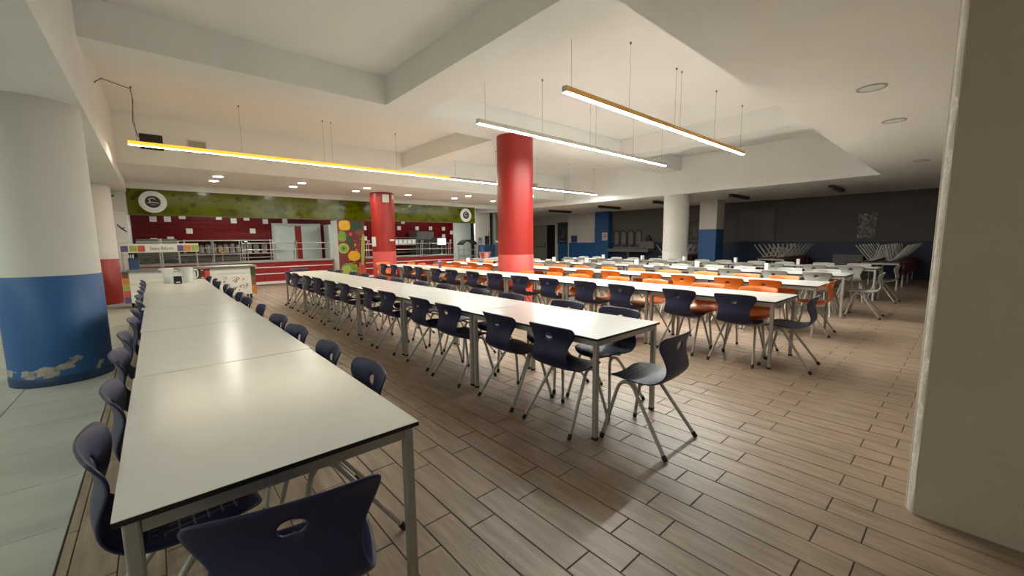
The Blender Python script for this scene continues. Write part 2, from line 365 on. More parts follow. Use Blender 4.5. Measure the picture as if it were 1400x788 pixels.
struct(box('wall_far', 15.7, 20.2, 20.2, 20.35, 0, ZS, 'wall'))
# far right wall
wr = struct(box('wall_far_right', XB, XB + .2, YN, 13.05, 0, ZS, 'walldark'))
wr2 = struct(box('wall_far_right_light', XB, XB + .2, 13.05, 16.12, 0, ZS, 'wall'))
box('blue_band', XB - .008, XB, 13.95, 16.12, 0, 1.28, 'blue', wr2)
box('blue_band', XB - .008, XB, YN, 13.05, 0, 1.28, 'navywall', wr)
wd = struct(box('wall_door_side', 19.4, 19.6, 16.12, 20.2, 0, ZS, 'wall'))
box('blue_band', 19.392, 19.4, 16.12, 17.55, 0, 1.24, 'blue', wd)
struct(box('wall_return', XB, 19.6, 16.12, 16.2, 0, ZS, 'wall'))
mb = MB(); mb.box(19.33, 19.4, 18.5, 19.75, .02, 2.45); d = struct(mb.build('door_3', 'cream'))
mb = MB(); mb.tube([(19.27, 18.56, 1.02), (19.27, 19.5, 1.02)], .022); mb.tube([(19.27, 18.58, 1.02), (19.27, 18.58, 1.22), (19.33, 18.58, 1.24)], .02); mb.build('panic_bar', 'black', d)
mb = MB(); mb.box(19.36, 19.4, 17.72, 18.47, .0, 2.42); struct(mb.build('doorway_shade', 'shadevoid'))  # flat black slab painting the shade inside the open doorway
mb = MB(); mb.box(19.3, 19.4, 17.60, 17.71, 0, 2.5); mb.box(19.3, 19.4, 19.76, 19.86, 0, 2.5); mb.box(19.3, 19.4, 17.71, 19.76, 2.44, 2.52); struct(mb.build('trim_2', 'whiteT'))
bp_ = struct(box('wall_blue_pier', 18.45, XB, 13.05, 13.95, 0, ZS, 'blue'))
struct(box('trim_3', XB - .06, XB, 5.28, 5.36, 1.28, 2.62, 'walldark'))
# kitchen doors
for n, xa, xb in (('door_1', 3.79, 4.56), ('door_2', 4.82, 5.50)):
    mb = MB(); mb.box(xa, xb, YB - .05, YB - .005, .02, 2.16); d = struct(mb.build(n, 'door'))
    mb = MB(); mb.box(xa + .06, xb - .06, YB - .06, YB - .05, 1.1, 2.06); mb.box(xa + .06, xb - .06, YB - .06, YB - .05, .12, .98); mb.build('panel', 'door', d)
    mb = MB(); mb.tube([(xb - .09, YB - .07, .98), (xb - .09, YB - .07, 1.1)], .015); mb.build('door_handle', 'steel', d)
mb = MB()
for a, b in ((3.70, 3.79), (5.50, 5.60)): mb.box(a, b, YB - .07, YB, 0, 2.26)
mb.box(3.79, 5.5, YB - .07, YB, 2.16, 2.26); struct(mb.build('trim_4', 'doorfr'))
box('door_post', 4.56, 4.82, YB - .03, YB - .001, 0, 2.16, 'reddk', kb)

# ------------------------------------------------------------------ columns
def column(label, cx, cy, r, z1, up, low, zc, skirt=None):
    t = thing('column', label, 'column', (cx, cy, 0))
    mb = MB(); mb.lathe([(r, zc), (r, z1 + .002)], n=64); mb.build('shaft', up, t)
    mb = MB(); mb.lathe([(r + .004, .0), (r + .004, zc - .004), (r, zc)], n=64); mb.build('painted_base', low, t)
    if skirt: mb = MB(); mb.lathe([(r + .009, 0), (r + .009, .085), (r + .004, .09)], n=64); mb.build('skirting', skirt, t)
    return t
column('round column painted white above and peeling blue below, beside leftmost tables', -.86, 6.50, .385, ZL, 'wall', 'peel', 1.125, 'bluedk')
column('round column white above and red below, beside the salad cart', -1.09, 14.0, .40, ZL, 'wall', 'red', 1.10)
rc = column('tall red column standing between the third and fourth table rows', 6.22, 6.93, .405, ZB, 'red', 'coral', 1.12)
r2 = column('red column with white boxes on it, in front of kitchen counter', 6.18, 13.95, .40, ZK, 'red', 'coral', 1.10)
column('plain white round column at the edge of the dark far seating area', 13.92, 7.0, .42, ZS, 'wall', 'wall', 1.0)
t = thing('column', 'square column white above and blue below, right of the white round column', 'column', (17.0, 7.05, 0))
mb = MB(); mb.rbox(-.36, .36, -.34, .34, 1.80, ZS, .015); mb.build('shaft', 'wall', t)
mb = MB(); mb.rbox(-.366, .366, -.346, .346, 0, 1.80, .015); mb.build('painted_base', 'blue', t)
def surface_box(name, label, cat, col, rad, ang, z0, z1, w, m):
    t = thing(name, label, cat, (col.location.x + rad * math.cos(ang), col.location.y + rad * math.sin(ang), z0), ang - PI / 2)
    mb = MB(); mb.rbox(-w / 2, w / 2, -.004, .05, 0, z1 - z0, .008); mb.build('case', m, t)
    mb = MB(); mb.box(-w * .32, w * .32, .05, .056, (z1 - z0) * .2, (z1 - z0) * .8); mb.build('cover', 'whiteT', t); return t
surface_box('wall_box', 'white box near the top of the red kitchen column', 'box', r2, .40, -PI / 2 - .12 + .0, 2.80, 3.07, .22, 'whiteT')
surface_box('wall_box', 'narrow white box halfway up the red kitchen column', 'box', r2, .40, PI + .25, 1.28, 1.62, .16, 'whiteT')
surface_box('sticker', 'small white sticker on the red kitchen column', 'sticker', r2, .356, -PI / 2 + .35, 1.47, 1.53, .20, 'white')
mb = MB(); mb.lathe([(.016, 0), (.016, .01), (.008, .016)], n=12); o = mb.build('sensor_lamp', 'litscreen'); o.location = (rc.location.x + .25, rc.location.y - .325, 2.42); o.rotation_euler = (PI / 2, 0, .66); tag(o, 'tiny lit indicator on the side of the tall red column', 'indicator')

# ------------------------------------------------------------------ lamps
def pendant(label, Y, segs, z, wires):
    x0 = segs[0][0]; t = thing('pendant_lamp', label, 'lamp', (x0, Y, z), 0, 'linear pendant lamps')
    for xa, xb, hm, dm in segs:
        mb = MB(); mb.box(xa - x0 + .004, xb - x0 - .004, -.036, .036, .0, .066); h_ = mb.build('housing', hm, t)
        mb = MB(); mb.box(xa - x0 + .006, xb - x0 - .006, -.033, .033, -.003, 0); mb.build('diffuser', dm, t)
        mb = MB(); mb.box(xa - x0, xa - x0 + .004, -.037, .037, -.003, .068); mb.build('end_cap', 'silver', t)
    for x in wires:
        mb = MB(); mb.tube([(x - x0, 0, .062), (x - x0, 0, ZT - z)], .0022, 6); mb.lathe([(.014, ZT - z - .03), (.014, ZT - z)], x - x0, 0, 10); mb.build('wire', 'wire', t)
    return t
pendant('lit linear pendant nearest the camera with gold housing, at upper right', 3.38, [(3.84, 6.66, 'gold', 'lit'), (6.66, 9.56, 'gold', 'lit')], 3.20, [3.97, 5.23, 6.56, 6.74, 8.1, 9.39])
pendant('lit linear pendant with silver housing hanging just above the tall red column', 5.09, [(3.82, 6.65, 'silver', 'lit'), (6.65, 9.48, 'silver', 'lit')], 3.20, [3.97, 5.22, 6.55, 6.73, 8.05, 9.3])
pendant('longest linear pendant, amber at its left half, hanging before the kitchen', 9.9, [(-.2, 3.16, 'goldglow', 'litamber'), (3.16, 6.41, 'goldglow', 'litamber'), (6.41, 9.80, 'silver', 'lit'), (9.80, 13.17, 'silver', 'lit')], 3.18, [-.08, 1.49, 3.07, 3.25, 4.82, 6.6, 8.1, 9.7, 9.9, 11.5, 13.0])
mb = MB(); mb.box(9.73, 9.87, 9.90 - .045, 9.90 + .045, 3.185, 3.34); o = mb.build('driver_box', 'silver'); tag(o, 'small grey driver box on the long pendant just right of red column', 'box')
mb = MB(); mb.tube([(-.43, 8.3, 3.69), (-.44, 8.3, 3.70), (-.40, 9.2, 4.02), (-.3, 9.8, 4.155), (-.09, 9.97, 4.15), (-.07, 9.96, 3.95), (-.10, 9.93, 3.6), (-.06, 9.92, 3.34), (.05, 9.915, 3.27), (.3, 9.91, 3.255)], .006, 6)
tag(mb.build('cable', 'cable'), 'loose black cable drooping from the ceiling to the amber pendant lamp', 'cable')
def downlight(x, y, z, lit, label, group, lens='litdown'):
    t = thing('downlight', label, 'lamp', (x, y, z), 0, group)
    mb = MB(); n = 28; vs = []
    for r, zz in ((.125, 0), (.125, -.008), (.105, -.010), (.100, -.004)): vs += [(r * math.cos(2 * PI * k / n), r * math.sin(2 * PI * k / n), zz) for k in range(n)]
    mb.add(vs, [[i * n + k, i * n + (k + 1) % n, (i + 1) * n + (k + 1) % n, (i + 1) * n + k] for i in range(3) for k in range(n)]); mb.build('trim_ring', 'white' if lit else 'wallgrey', t)
    mb = MB(); mb.lathe([(.100, -.006), (.100, -.001)], n=28); mb.build('lens', lens if lit else 'whiteT', t)
for i, x in enumerate([1.37, 3.33, 5.24, 7.15, 9.17, 11.15]):
    for j, y in enumerate((12.9, 13.86)):
        if (i, j) == (3, 0): continue
        downlight(x, y, ZK, True, 'round lit downlight, %s from left in the %s ceiling row before the kitchen' % (ORD[i], ('near', 'far')[j]), 'lit kitchen downlights')
for i, x in enumerate((5.65, 7.45, 11.75)):
    downlight(x, .81, ZS, False, 'unlit round downlight, %s from the camera in the right ceiling' % ('nearest', 'second', 'third and farthest')[i], 'unlit ceiling downlights')
for i, y in enumerate((.5, 2.5, 4.5, 6.5, 8.5)):  # out-of-view lamps added to brighten the left and near end
    for j, x in enumerate((-3.4,)):
        downlight(x, y, ZL, True, 'added unseen cool fill downlight in the left aisle ceiling, %s from the near wall' % ORD[i], 'added left aisle fill downlights', 'fillaisle')
for i, y in enumerate((2.86, 5.6, 8.45, 11.1, 14.1)):
    t = thing('linear_lamp', 'unlit black linear ceiling lamp, %s from right over the dark far area' % ORD[i], 'lamp', (15.75, y, ZS), 0, 'black ceiling lamps')
    mb = MB(); mb.box(-.8, .8, -.06, .06, -.10, 0); mb.build('housing', 'black', t)
    mb = MB(); mb.box(-.78, .78, -.045, .045, -.108, -.10); mb.build('diffuser', 'steeldk', t)
for x in (2.2, 7.6, 11.4):  # lamps hidden behind the header, added to brighten the kitchen
    t = thing('kitchen_fill_lamp', 'added unseen fill panel on the ceiling inside the kitchen at the %s' % {2.2: 'left', 7.6: 'middle', 11.4: 'right'}[x], 'lamp', (x, 17.3, ZK), 0, 'added kitchen fill lamps')
    mb = MB(); mb.box(-.62, .62, -.17, .17, -.06, 0); mb.build('housing', 'white', t)
    mb = MB(); mb.box(-.6, .6, -.15, .15, -.068, -.06); mb.build('diffuser', 'fillkitchen', t)
# vents on the high face before the kitchen
def vent(label, x0, x1, z0, z1, m, slat, ms):
    t = thing('vent', label, 'vent', ((x0 + x1) / 2, Y1, (z0 + z1) / 2)); w, h = (x1 - x0) / 2, (z1 - z0) / 2
    mb = MB(); mb.box(-w, w, -.006, 0, -h, h); mb.build('backing', m, t)
    mb = MB(); mb.box(-w - .03, w + .03, -.02, 0, h, h + .03); mb.box(-w - .03, w + .03, -.02, 0, -h - .03, -h); mb.box(-w - .03, -w, -.02, 0, -h, h); mb.box(w, w + .03, -.02, 0, -h, h); mb.build('frame', ms, t)
    for i in range(slat):
        z = -h + (i + .5) * 2 * h / slat; mb = MB(); mb.xprism([(-.018, z - .008), (-.006, z + .008), (-.004, z + .006), (-.016, z - .010)], -w, w); mb.build('slat', ms, t)
vent('open black air vent above the amber end of the long pendant', -.02, .30, 3.50, 3.76, 'black', 0, 'black')
vent('grey slatted air grille right of the black vent above the pendant', .76, 1.08, 3.50, 3.76, 'steeldk', 9, 'whiteT')

# ------------------------------------------------------------------ chair
def lerp_tab(tab, t):
    for (a, va), (b, vb) in zip(tab, tab[1:]):
        if t <= b:
            f = (t - a) / (b - a); f = f * f * (3 - 2 * f) if False else f
            return va + (vb - va) * f
    return tab[-1][1]
PROF = [(.225, .425), (.205, .447), (.165, .458), (.115, .460), (.06, .456), (.0, .450), (-.06, .447), (-.115, .452), (-.165, .470), (-.205, .503), (-.228, .545), (-.232, .585), (-.223, .622), (-.213, .656), (-.210, .690), (-.214, .722), (-.224, .756), (-.239, .790), (-.250, .806)]
HALF = [.125, .180, .210, .222, .228, .228, .222, .214, .204, .191, .177, .168, .167, .176, .196, .217, .229, .229, .212]
NU = 12
def shell_mesh():
    bm = bmesh.new(); rows = []; nv = len(PROF)
    us = [-1, -.9, -.72, -.5, -.3, -.17, 0, .17, .3, .5, .72, .9, 1]
    for j, (y, z) in enumerate(PROF):
        row = []; back = max(0, min(1, (z - .48) / .12))
        for u in us:
            hw = HALF[j]; x = u * hw
            yy = y + back * .040 * u * u * (hw / .22) ** 2; zz = z + (1 - back) * .016 * abs(u) ** 3
            if j >= nv - 2: zz -= .010 * u * u
            row.append(bm.verts.new((x, yy, zz)))
        rows.append(row)
    hj = 15                                                    # hole centre row
    for j in range(nv - 1):
        for i in range(NU):
            if j in (hj - 1, hj) and i in (5, 6): continue
            bm.faces.new((rows[j][i], rows[j][i + 1], rows[j + 1][i + 1], rows[j + 1][i]))
    c = rows[hj][6].co.copy()
    for dj in (-1, 0, 1):
        for di in (-1, 0, 1):
            if dj == di == 0: continue
            v = rows[hj + dj][6 + di]; a = math.atan2(dj, di); tgt_x = .036 * math.cos(a); k = abs(math.sin(a)) * .70
            o = rows[hj + dj][6].co if dj else c
            v.co = Vector((tgt_x, c.y + (o.y - c.y) * k, c.z + (o.z - c.z) * k + .006 * (1 if False else 0)))
    bm.verts.remove(rows[hj][6])
    bm.normal_update(); me = bpy.data.meshes.new('shell'); bm.to_mesh(me); bm.free()
    for p in me.polygons: p.use_smooth = True
    o = bpy.data.objects.new('tmp_shell', me); COL.objects.link(o)
    s = o.modifiers.new('s', 'SOLIDIFY'); s.thickness = .013; s.offset = -1; s.use_even_offset = False
    b = o.modifiers.new('b', 'SUBSURF'); b.levels = 1; b.render_levels = 1
    dg = bpy.context.evaluated_depsgraph_get(); ev = bpy.data.meshes.new_from_object(o.evaluated_get(dg)); bpy.data.objects.remove(o, do_unlink=True)
    return ev
SHELL = shell_mesh()
def split_shell(name, cond):
    vn = [v.normal.copy() for v in SHELL.vertices]; idx = {}; vs = []; fs = []; nr = []
    for p in SHELL.polygons:
        if not cond(p.center): continue
        f = []
        for i in p.vertices:
            if i not in idx: idx[i] = len(vs); vs.append(SHELL.vertices[i].co.copy()); nr.append(vn[i])
            f.append(idx[i])
        fs.append(f)
    me = bpy.data.meshes.new(name); me.from_pydata(vs, [], fs); me.update()
    for p in me.polygons: p.use_smooth = True
    me.normals_split_custom_set_from_vertices([tuple(n) for n in nr]); return me
is_back = lambda c: c.z > .485 and c.y < 0
SEAT_ME, BACK_ME = split_shell('seat', lambda c: not is_back(c)), split_shell('backrest', is_back)
def seat_z(y):
    for (ya, za), (yb, zb) in zip(PROF, PROF[1:]):
        if yb <= y <= ya: return za + (zb - za) * (ya - y) / (ya - yb)
    return .45
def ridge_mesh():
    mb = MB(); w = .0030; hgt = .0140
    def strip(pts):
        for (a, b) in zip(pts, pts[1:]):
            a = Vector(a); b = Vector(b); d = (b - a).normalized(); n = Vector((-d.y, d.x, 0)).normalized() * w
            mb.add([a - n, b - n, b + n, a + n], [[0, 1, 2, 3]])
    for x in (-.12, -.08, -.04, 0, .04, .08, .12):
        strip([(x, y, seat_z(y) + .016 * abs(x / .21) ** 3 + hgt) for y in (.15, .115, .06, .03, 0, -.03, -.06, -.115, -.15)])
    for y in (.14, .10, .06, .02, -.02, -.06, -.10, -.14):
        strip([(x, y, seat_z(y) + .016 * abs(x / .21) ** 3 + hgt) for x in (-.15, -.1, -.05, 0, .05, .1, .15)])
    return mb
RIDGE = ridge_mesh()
def leg_path(sx, front):
    ax = .155 * sx; ay = .085
    apex = [(ax, ay, .432), (ax + .004 * sx, ay + (.03 if front else -.03), .427), (ax + .010 * sx, ay + (.052 if front else -.058), .405), (ax + .018 * sx, ay + (.066 if front else -.085), .37)]
    return apex + [(.238 * sx, .230 if front else -.248, .012)]
LEGS = {}
for sx in (-1, 1):
    for fr in (True, False):
        mb = MB(); mb.tube(leg_path(sx, fr), .0125, 10); LEGS[(sx, fr)] = mb.mesh('leg', 'steelp')
        e = Vector(leg_path(sx, fr)[-1]); p = Vector(leg_path(sx, fr)[-2]); d = (e - p).normalized(); mb = MB(); mb.tube([e - d * .03, e + d * .008], .0155, 10); LEGS[(sx, fr, 'c')] = mb.mesh('foot_cap', 'cap')
mb = MB(); mb.tube([(-.155, .085, .432), (.155, .085, .432)], .010, 8); mb.tube([(-.15, -.02, .432), (.15, -.02, .432)], .008, 8); BAR = mb.mesh('crossbar', 'steelp')
def proto_chair(colour):
    t = thing('chair', '', 'chair')
    def mm(me, m, n):
        c = me.copy(); c.materials.clear(); c.materials.append(MT[m]); return link(n, c, t)
    s = mm(SEAT_ME, colour, 'seat'); mm(BACK_ME, colour, 'backrest')
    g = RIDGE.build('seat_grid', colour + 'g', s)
    for sx in (-1, 1):
        for fr in (True, False):
            l = link('leg', LEGS[(sx, fr)], t); link('foot_cap', LEGS[(sx, fr, 'c')], l)
    link('crossbar', BAR, t)
    return t
PROTO = {c: proto_chair(c) for c in ('navy', 'orange', 'grey', 'dred')}
USED = set()
def chair(colour, x, y, rz, label, group, far=False, flip=False, z=0):
    c = PROTO[colour]
    if colour in USED or far: c = copy_tree(PROTO[colour], None, ('foot_cap', 'seat_grid') if far else ())
    else: USED.add(colour)
    c.location = (x, y, z); c.rotation_euler = (0, PI if flip else 0, rz); tag(c, label, 'chair', group); return c
J = lambda a: random.uniform(-a, a)
CN = {'navy': 'navy blue', 'orange': 'orange', 'grey': 'grey', 'dred': 'dark red'}

# ------------------------------------------------------------------ tables
TM = {}
def table_meshes(L, Wd):
    if (L, Wd) in TM: return TM[(L, Wd)]
    l, w = L / 2 - .003, Wd / 2; d = {}
    mb = MB(); mb.box(-w, w, -l, l, .733, .7485, 1); mb.box(-w + .0004, w - .0004, -l + .0004, l - .0004, .7485, .75, 0); d['tabletop'] = mb.mesh('tabletop', ['top', 'edge'])
    mb = MB(); a = .034
    for s in (-1, 1):
        mb.box(-w + a + .02, w - a - .02, s * (l - a) - .0125, s * (l - a) + .0125, .688, .733); mb.box(s * (w - a) - .0125, s * (w - a) + .0125, -l + a + .02, l - a - .02, .688, .733)
    d['apron'] = mb.mesh('apron', 'steelp')
    mb = MB(); mb.rbox(-.018, .018, -.018, .018, .012, .733, .006); d['leg'] = mb.mesh('leg', 'steelp')
    mb = MB(); mb.rbox(-.0195, .0195, -.0195, .0195, 0, .02, .006); d['foot_cap'] = mb.mesh('foot_cap', 'cap')
    d['pos'] = [(sx * (w - a), sy * (l - a), 0) for sx in (-1, 1) for sy in (-1, 1)]
    TM[(L, Wd)] = d; return d
def table(x, y, L, Wd, rz, label, group, far=False):
    d = table_meshes(L, Wd); t = thing('dining_table', label, 'table', (x, y, 0), rz, group)
    link('tabletop', d['tabletop'], t); link('apron', d['apron'], t)
    for p in d['pos']:
        l = link('leg', d['leg'], t, p)
        if not far: link('foot_cap', d['foot_cap'], l)
ROWN = ['leftmost table row', 'second table row from left', 'third table row from left', 'fourth table row from left', 'fifth table row from left', 'sixth table row from left']
ROWS = [  # xa, width, y start, table length, count, skew, left colour, left ys, right colour, right ys
    (-.14, .84, 1.34, 1.45, 6, .0, 'navy', [1.83, 2.48, 3.24, 3.92, 4.68, 5.36, 6.12, 6.78, 7.55, 8.22, 9.0, 9.66], 'navy', [2.02, 2.60, 3.28, 3.90, 4.72, 5.42, 6.14, 6.80, 7.58, 8.24, 9.02, 9.66]),
    (2.23, .845, 1.65, 1.50, 6, .0, 'navy', [2.06, 2.68, 3.45, 4.10, 4.98, 5.60, 6.48, 7.12, 7.95, 8.60, 9.45, 10.1], 'navy', [2.10, 2.72, 3.55, 4.20, 5.05, 5.70, 6.55, 7.2, 8.05, 8.7, 9.55, 10.2]),
    (4.91, .83, 1.33, 1.50, 7, .010, 'navy', [1.72, 2.40, 3.20, 3.88, 4.68, 5.36, 6.16, 6.84, 7.68, 8.35, 9.18, 9.86, 10.68, 11.36], 'orange', [1.75, 2.42, 3.22, 3.9, 4.72, 5.4, 6.15, 7.72, 8.4, 9.2, 9.9, 10.7, 11.4]),
    (6.93, .84, 1.38, 1.50, 7, .0, 'orange', [2.02, 2.56, 3.3, 3.9, 4.8, 5.45, 6.3, 7.5, 8.2, 8.9, 9.6, 10.4, 11.2], 'orange', [2.02, 2.58, 3.3, 4.0, 4.8, 5.5, 6.3, 7.0, 7.8, 8.5, 9.3, 10.0, 10.8, 11.4]),
    (9.05, .84, 1.42, 1.50, 6, .0, 'grey', [1.85, 2.5, 3.35, 4.0, 4.85, 5.5, 6.35, 7.0, 7.85, 8.5, 9.35, 10.0], 'grey', [1.85, 2.5, 3.35, 4.0, 4.85, 5.5, 6.35, 7.0, 7.85, 8.5, 9.35, 10.0]),
    (11.55, .84, 1.30, 1.50, 6, .0, 'grey', [1.75, 2.4, 3.25, 3.9, 4.75, 5.4, 6.25, 6.9, 7.75, 8.4, 9.25, 9.9], 'grey', [1.75, 2.4, 3.25, 3.9, 4.75, 5.4, 6.25, 6.9, 7.75, 8.4, 9.25, 9.9]),
]
for ri, (xa, wd, ys, L, n, skew, cl, yl, cr, yr) in enumerate(ROWS):
    far = ri >= 3; g = 'tables of the ' + ROWN[ri]
    for k in range(n):
        yc = ys + (k + .5) * L
        jx = [0, .006, .0, -.022, -.03, -.02, 0][k] if ri == 0 else J(.006)
        table(xa + wd / 2 + skew * (yc - ys) + jx, yc, L, wd, -skew, 'white table, %s from the near end of the %s' % (ORD[k], ROWN[ri]), g, far)
    for side, colour, lst in (('left', cl, yl), ('right', cr, yr)):
        for k, y in enumerate(lst):
            s = skew * (y - ys)
            x = (xa + s + .150 if side == 'left' else xa + wd + s - .150) + J(.02)
            if ri == 0 and k == 0: x += 0 if side == 'left' else .03
            chair(colour, x, y + J(.02), (-PI / 2 if side == 'left' else PI / 2) + J(.07), '%s chair, %s from near end, %s side of %s' % (CN[colour], ORD[k], side, ROWN[ri]), '%s chairs on the %s side of the %s' % (CN[colour], side, ROWN[ri]), far)
chair('navy', .24, 1.275, -.20, 'navy blue chair nearest the camera at the end of the leftmost table row', 'chairs at the row ends')
chair('navy', 2.575, 1.455, .05, 'navy blue chair at near end of second table row, seat grid visible', 'chairs at the row ends')
chair('navy', 5.25, 1.27, .06, 'navy blue chair at the near end of the third table row', 'chairs at the row ends')
chair('orange', 7.33, 1.50, .04, 'orange chair at the near end of the fourth table row', 'chairs at the row ends')
chair('grey', 9.50, 1.20, .02, 'grey chair at the near end of the fifth table row', 'chairs at the row ends')
chair('grey', 12.0, 1.22, -.05, 'grey chair at the near end of the sixth table row', 'chairs at the row ends')
chair('navy', 2.65, 10.85, PI, 'navy blue chair at the kitchen end of the second table row', 'chairs at the row ends')
chair('orange', 5.35, 12.05, PI, 'orange chair at the kitchen end of the third table row', 'chairs at the row ends')
# far tables set crosswise, with chairs put up on them
for name, yc, xs, L, cx in (('near the pier', 1.60, (15.2, 16.6, 18.0), 1.4, [14.78 + .50 * k for k in range(8)]), ('before the low cabinet', 4.42, (16.15, 17.65), 1.5, [15.66 + .50 * k for k in range(6)]),
                            ('beyond the square column', 8.15, (16.35, 17.85), 1.5, [15.86 + .50 * k for k in range(6)])):
    for k, x in enumerate(xs): table(x, yc, L, .80, PI / 2, 'dim table holding upturned chairs, %s from aisle, %s' % (ORD[k], name), 'far tables holding upturned chairs', True)
    for sgn, side in ((1, 'left'), (-1, 'right')):
        for k, x in enumerate(cx):
            chair('dred', x + J(.012), yc + sgn * .275 + J(.008), (PI if sgn > 0 else 0) + J(.03), 'dark red upturned chair, %s from aisle, %s side, on tables %s' % (ORD[k], side, name), 'chairs put up on the far tables', True, True, .75 + .475)
for c in list(PROTO):
    if c not in USED:
        def rm(o):
            for ch in list(o.children): rm(ch)
            bpy.data.objects.remove(o, do_unlink=True)
        rm(PROTO[c])

# ------------------------------------------------------------------ things on the tables
def napkin(x, y, label, m='white'):
    t = thing('napkin_holder', label, 'napkin holder', (x, y, .75), J(.2), 'napkin holders')
    mb = MB(); mb.rbox(-.055, .055, -.05, .035, 0, .012, .008); mb.rbox(-.055, .055, .02, .035, .012, .14, .005); mb.build('holder', 'black', t)
    mb = MB(); mb.rbox(-.05, .05, -.05, .019, .012, .155, .006); mb.build('napkins', m, t)
for k, (y) in enumerate((2.8, 4.25, 5.85, 7.5, 8.8)): napkin(9.52, y, 'white napkin holder, %s from near end, on the fifth table row' % ORD[k])
for k, (y) in enumerate((2.85, 4.3, 5.75, 7.15, 8.7)): napkin(12.0, y, 'white napkin holder, %s from near end, on the sixth table row' % ORD[k])
napkin(7.45, 10.6, 'white napkin holder standing alone on the fourth table row')
def pitcher(x, y, rz, label):
    t = thing('pitcher', label, 'pitcher', (x, y, .75), rz, 'white pitchers')
    mb = MB(); mb.lathe([(.066, 0), (.072, .006), (.084, .235)], n=28); mb.build('body', 'white', t)
    mb = MB(); n = 28; rim = [((.088 + (.030 * max(0, math.cos(2 * PI * k / n + PI)) ** 6)) * math.cos(2 * PI * k / n), .088 * math.sin(2 * PI * k / n)) for k in range(n)]
    mb.prism(rim, .235, .262); mb.build('lid', 'white', t)
    mb = MB(); mb.tube([(.080, 0, .215), (.125, 0, .222), (.150, 0, .195), (.150, 0, .11), (.13, 0, .075), (.074, 0, .07)], .012, 8); mb.build('handle', 'white', t)
pitcher(.13, 9.36, .05, 'white lidded pitcher, left one of two on the leftmost table row')
pitcher(.40, 9.34, .0, 'white lidded pitcher, right one of two on the leftmost table row')
t = thing('condiment_holder', 'small black holder standing between the two white pitchers', 'holder', (.255, 9.10, .75), 0)
mb = MB(); mb.rbox(-.055, .055, -.035, .035, 0, .13, .006); mb.build('case', 'black', t)
mb = MB(); mb.rbox(-.028, .028, -.0375, -.034, .02, .036, .001); mb.build('tag', 'white', t)
t = thing('drink_bottle', 'pink and lilac drink bottle on the third table row', 'bottle', (5.52, 9.1, .75))
mb = MB(); mb.lathe([(.034, 0), (.037, .01), (.037, .06), (.028, .08), (.036, .10), (.036, .15)], n=20); mb.build('body', 'purple', t)
mb = MB(); mb.lathe([(.030, .15), (.038, .165), (.036, .20), (.020, .22)], n=20); mb.build('cap', 'pink', t)

# ------------------------------------------------------------------ kitchen front
sg = thing('green_panel', 'long olive green panel printed with doodles above the kitchen opening', 'sign', (0, YH, 0))
mb = MB(); mb.box(-.46, 11.2, -.022, -.012, 2.262, 2.965); mb.build('board', 'green', sg)
def emblem(x, z, label):
    t = thing('round_sign', label, 'sign', (x, YH - .022, z), 0, 'round emblems')
    def disc(r, y0, y1, m, n, seg=40):
        mb = MB(); mb.yprism([(r * math.cos(2 * PI * k / seg), r * math.sin(2 * PI * k / seg)) for k in range(seg)], y0, y1); return mb.build(n, m, t)
    disc(.30, -.045, 0, 'whiteT', 'rim'); disc(.268, -.052, -.045, 'whiteT', 'face'); disc(.165, -.058, -.052, 'black', 'badge')
    mb = MB(); yy = -.060
    def stroke(pts, w):
        for (a, b) in zip(pts, pts[1:]):
            d = Vector((b[0] - a[0], b[1] - a[1])).normalized(); n = Vector((-d.y, d.x)) * w
            mb.add([(a[0] - n.x, yy, a[1] - n.y), (b[0] - n.x, yy, b[1] - n.y), (b[0] + n.x, yy, b[1] + n.y), (a[0] + n.x, yy, a[1] + n.y)], [[0, 1, 2, 3]])
    stroke([(-.055, -.01), (-.06, .04), (-.085, .045), (-.085, .075), (-.05, .085), (-.01, .105), (.03, .09), (.05, .06)], .008)
    stroke([(-.11, -.03), (-.04, -.012), (.03, -.015), (.12, -.035)], .009); mb.build('mark', 'whiteT', t)
    mb = MB(); mb.add([(-.07, yy, -.05), (.07, yy, -.055), (.05, yy, -.10), (-.05, yy, -.095)], [[0, 1, 2, 3]]); mb.build('mark', 'steeldk', t)
emblem(.07, 2.62, 'large round white emblem at the left end of the green panel')
emblem(10.67, 2.60, 'round white emblem at the right end of the green panel')
def counter(label, x0, x1):
    t = thing('serving_counter', label, 'counter', (x0, 15.9, 0)); L = x1 - x0
    box('plinth', .0, L, .05, .7, 0, .10, 'steeldk', t); box('kick_strip', 0, L, .0, .05, .04, .13, 'whiteT', t)
    n = max(2, round(L / 1.2))
    for i in range(n): box('front_panel', i * L / n + .003, (i + 1) * L / n - .003, 0, .7, .13, .79, 'reddk', t)
    for z in (.38, .60): box('white_stripe', 0, L, -.008, 0, z, z + .03, 'white', t)
    box('worktop', -.02, L + .02, -.06, .74, .79, .845, 'steel', t)
counter('red kitchen counter with white stripes, left of the fruit pillar', -.45, 5.0)
counter('red kitchen counter with white stripes, right of the fruit pillar', 6.08, 10.4)
def guard(label, xs, y, zs):
    t = thing('guard_rail', label, 'rail', (xs[0], y, .845))
    for x in xs:
        for dx in (-.045, .045):
            mb = MB(); mb.tube([(x - xs[0] + dx, .08, 0), (x - xs[0] + dx * .9, .05, .45), (x - xs[0] + dx * .6, -.06, .66)], .016, 8); mb.build('post', 'steel', t)
    for z in zs:
        mb = MB(); mb.tube([(-.1, .02, z - .845), (xs[-1] - xs[0] + .1, .02, z - .845)], .016, 8); mb.build('rail', 'steel', t)
guard('steel tray guard rails over the left red counter', [2.28, 3.78, 4.86], 15.95, (1.22, 1.44))
guard('steel tray guard rails over the right red counter', [6.4, 8.8, 10.25], 15.95, (1.12, 1.36))
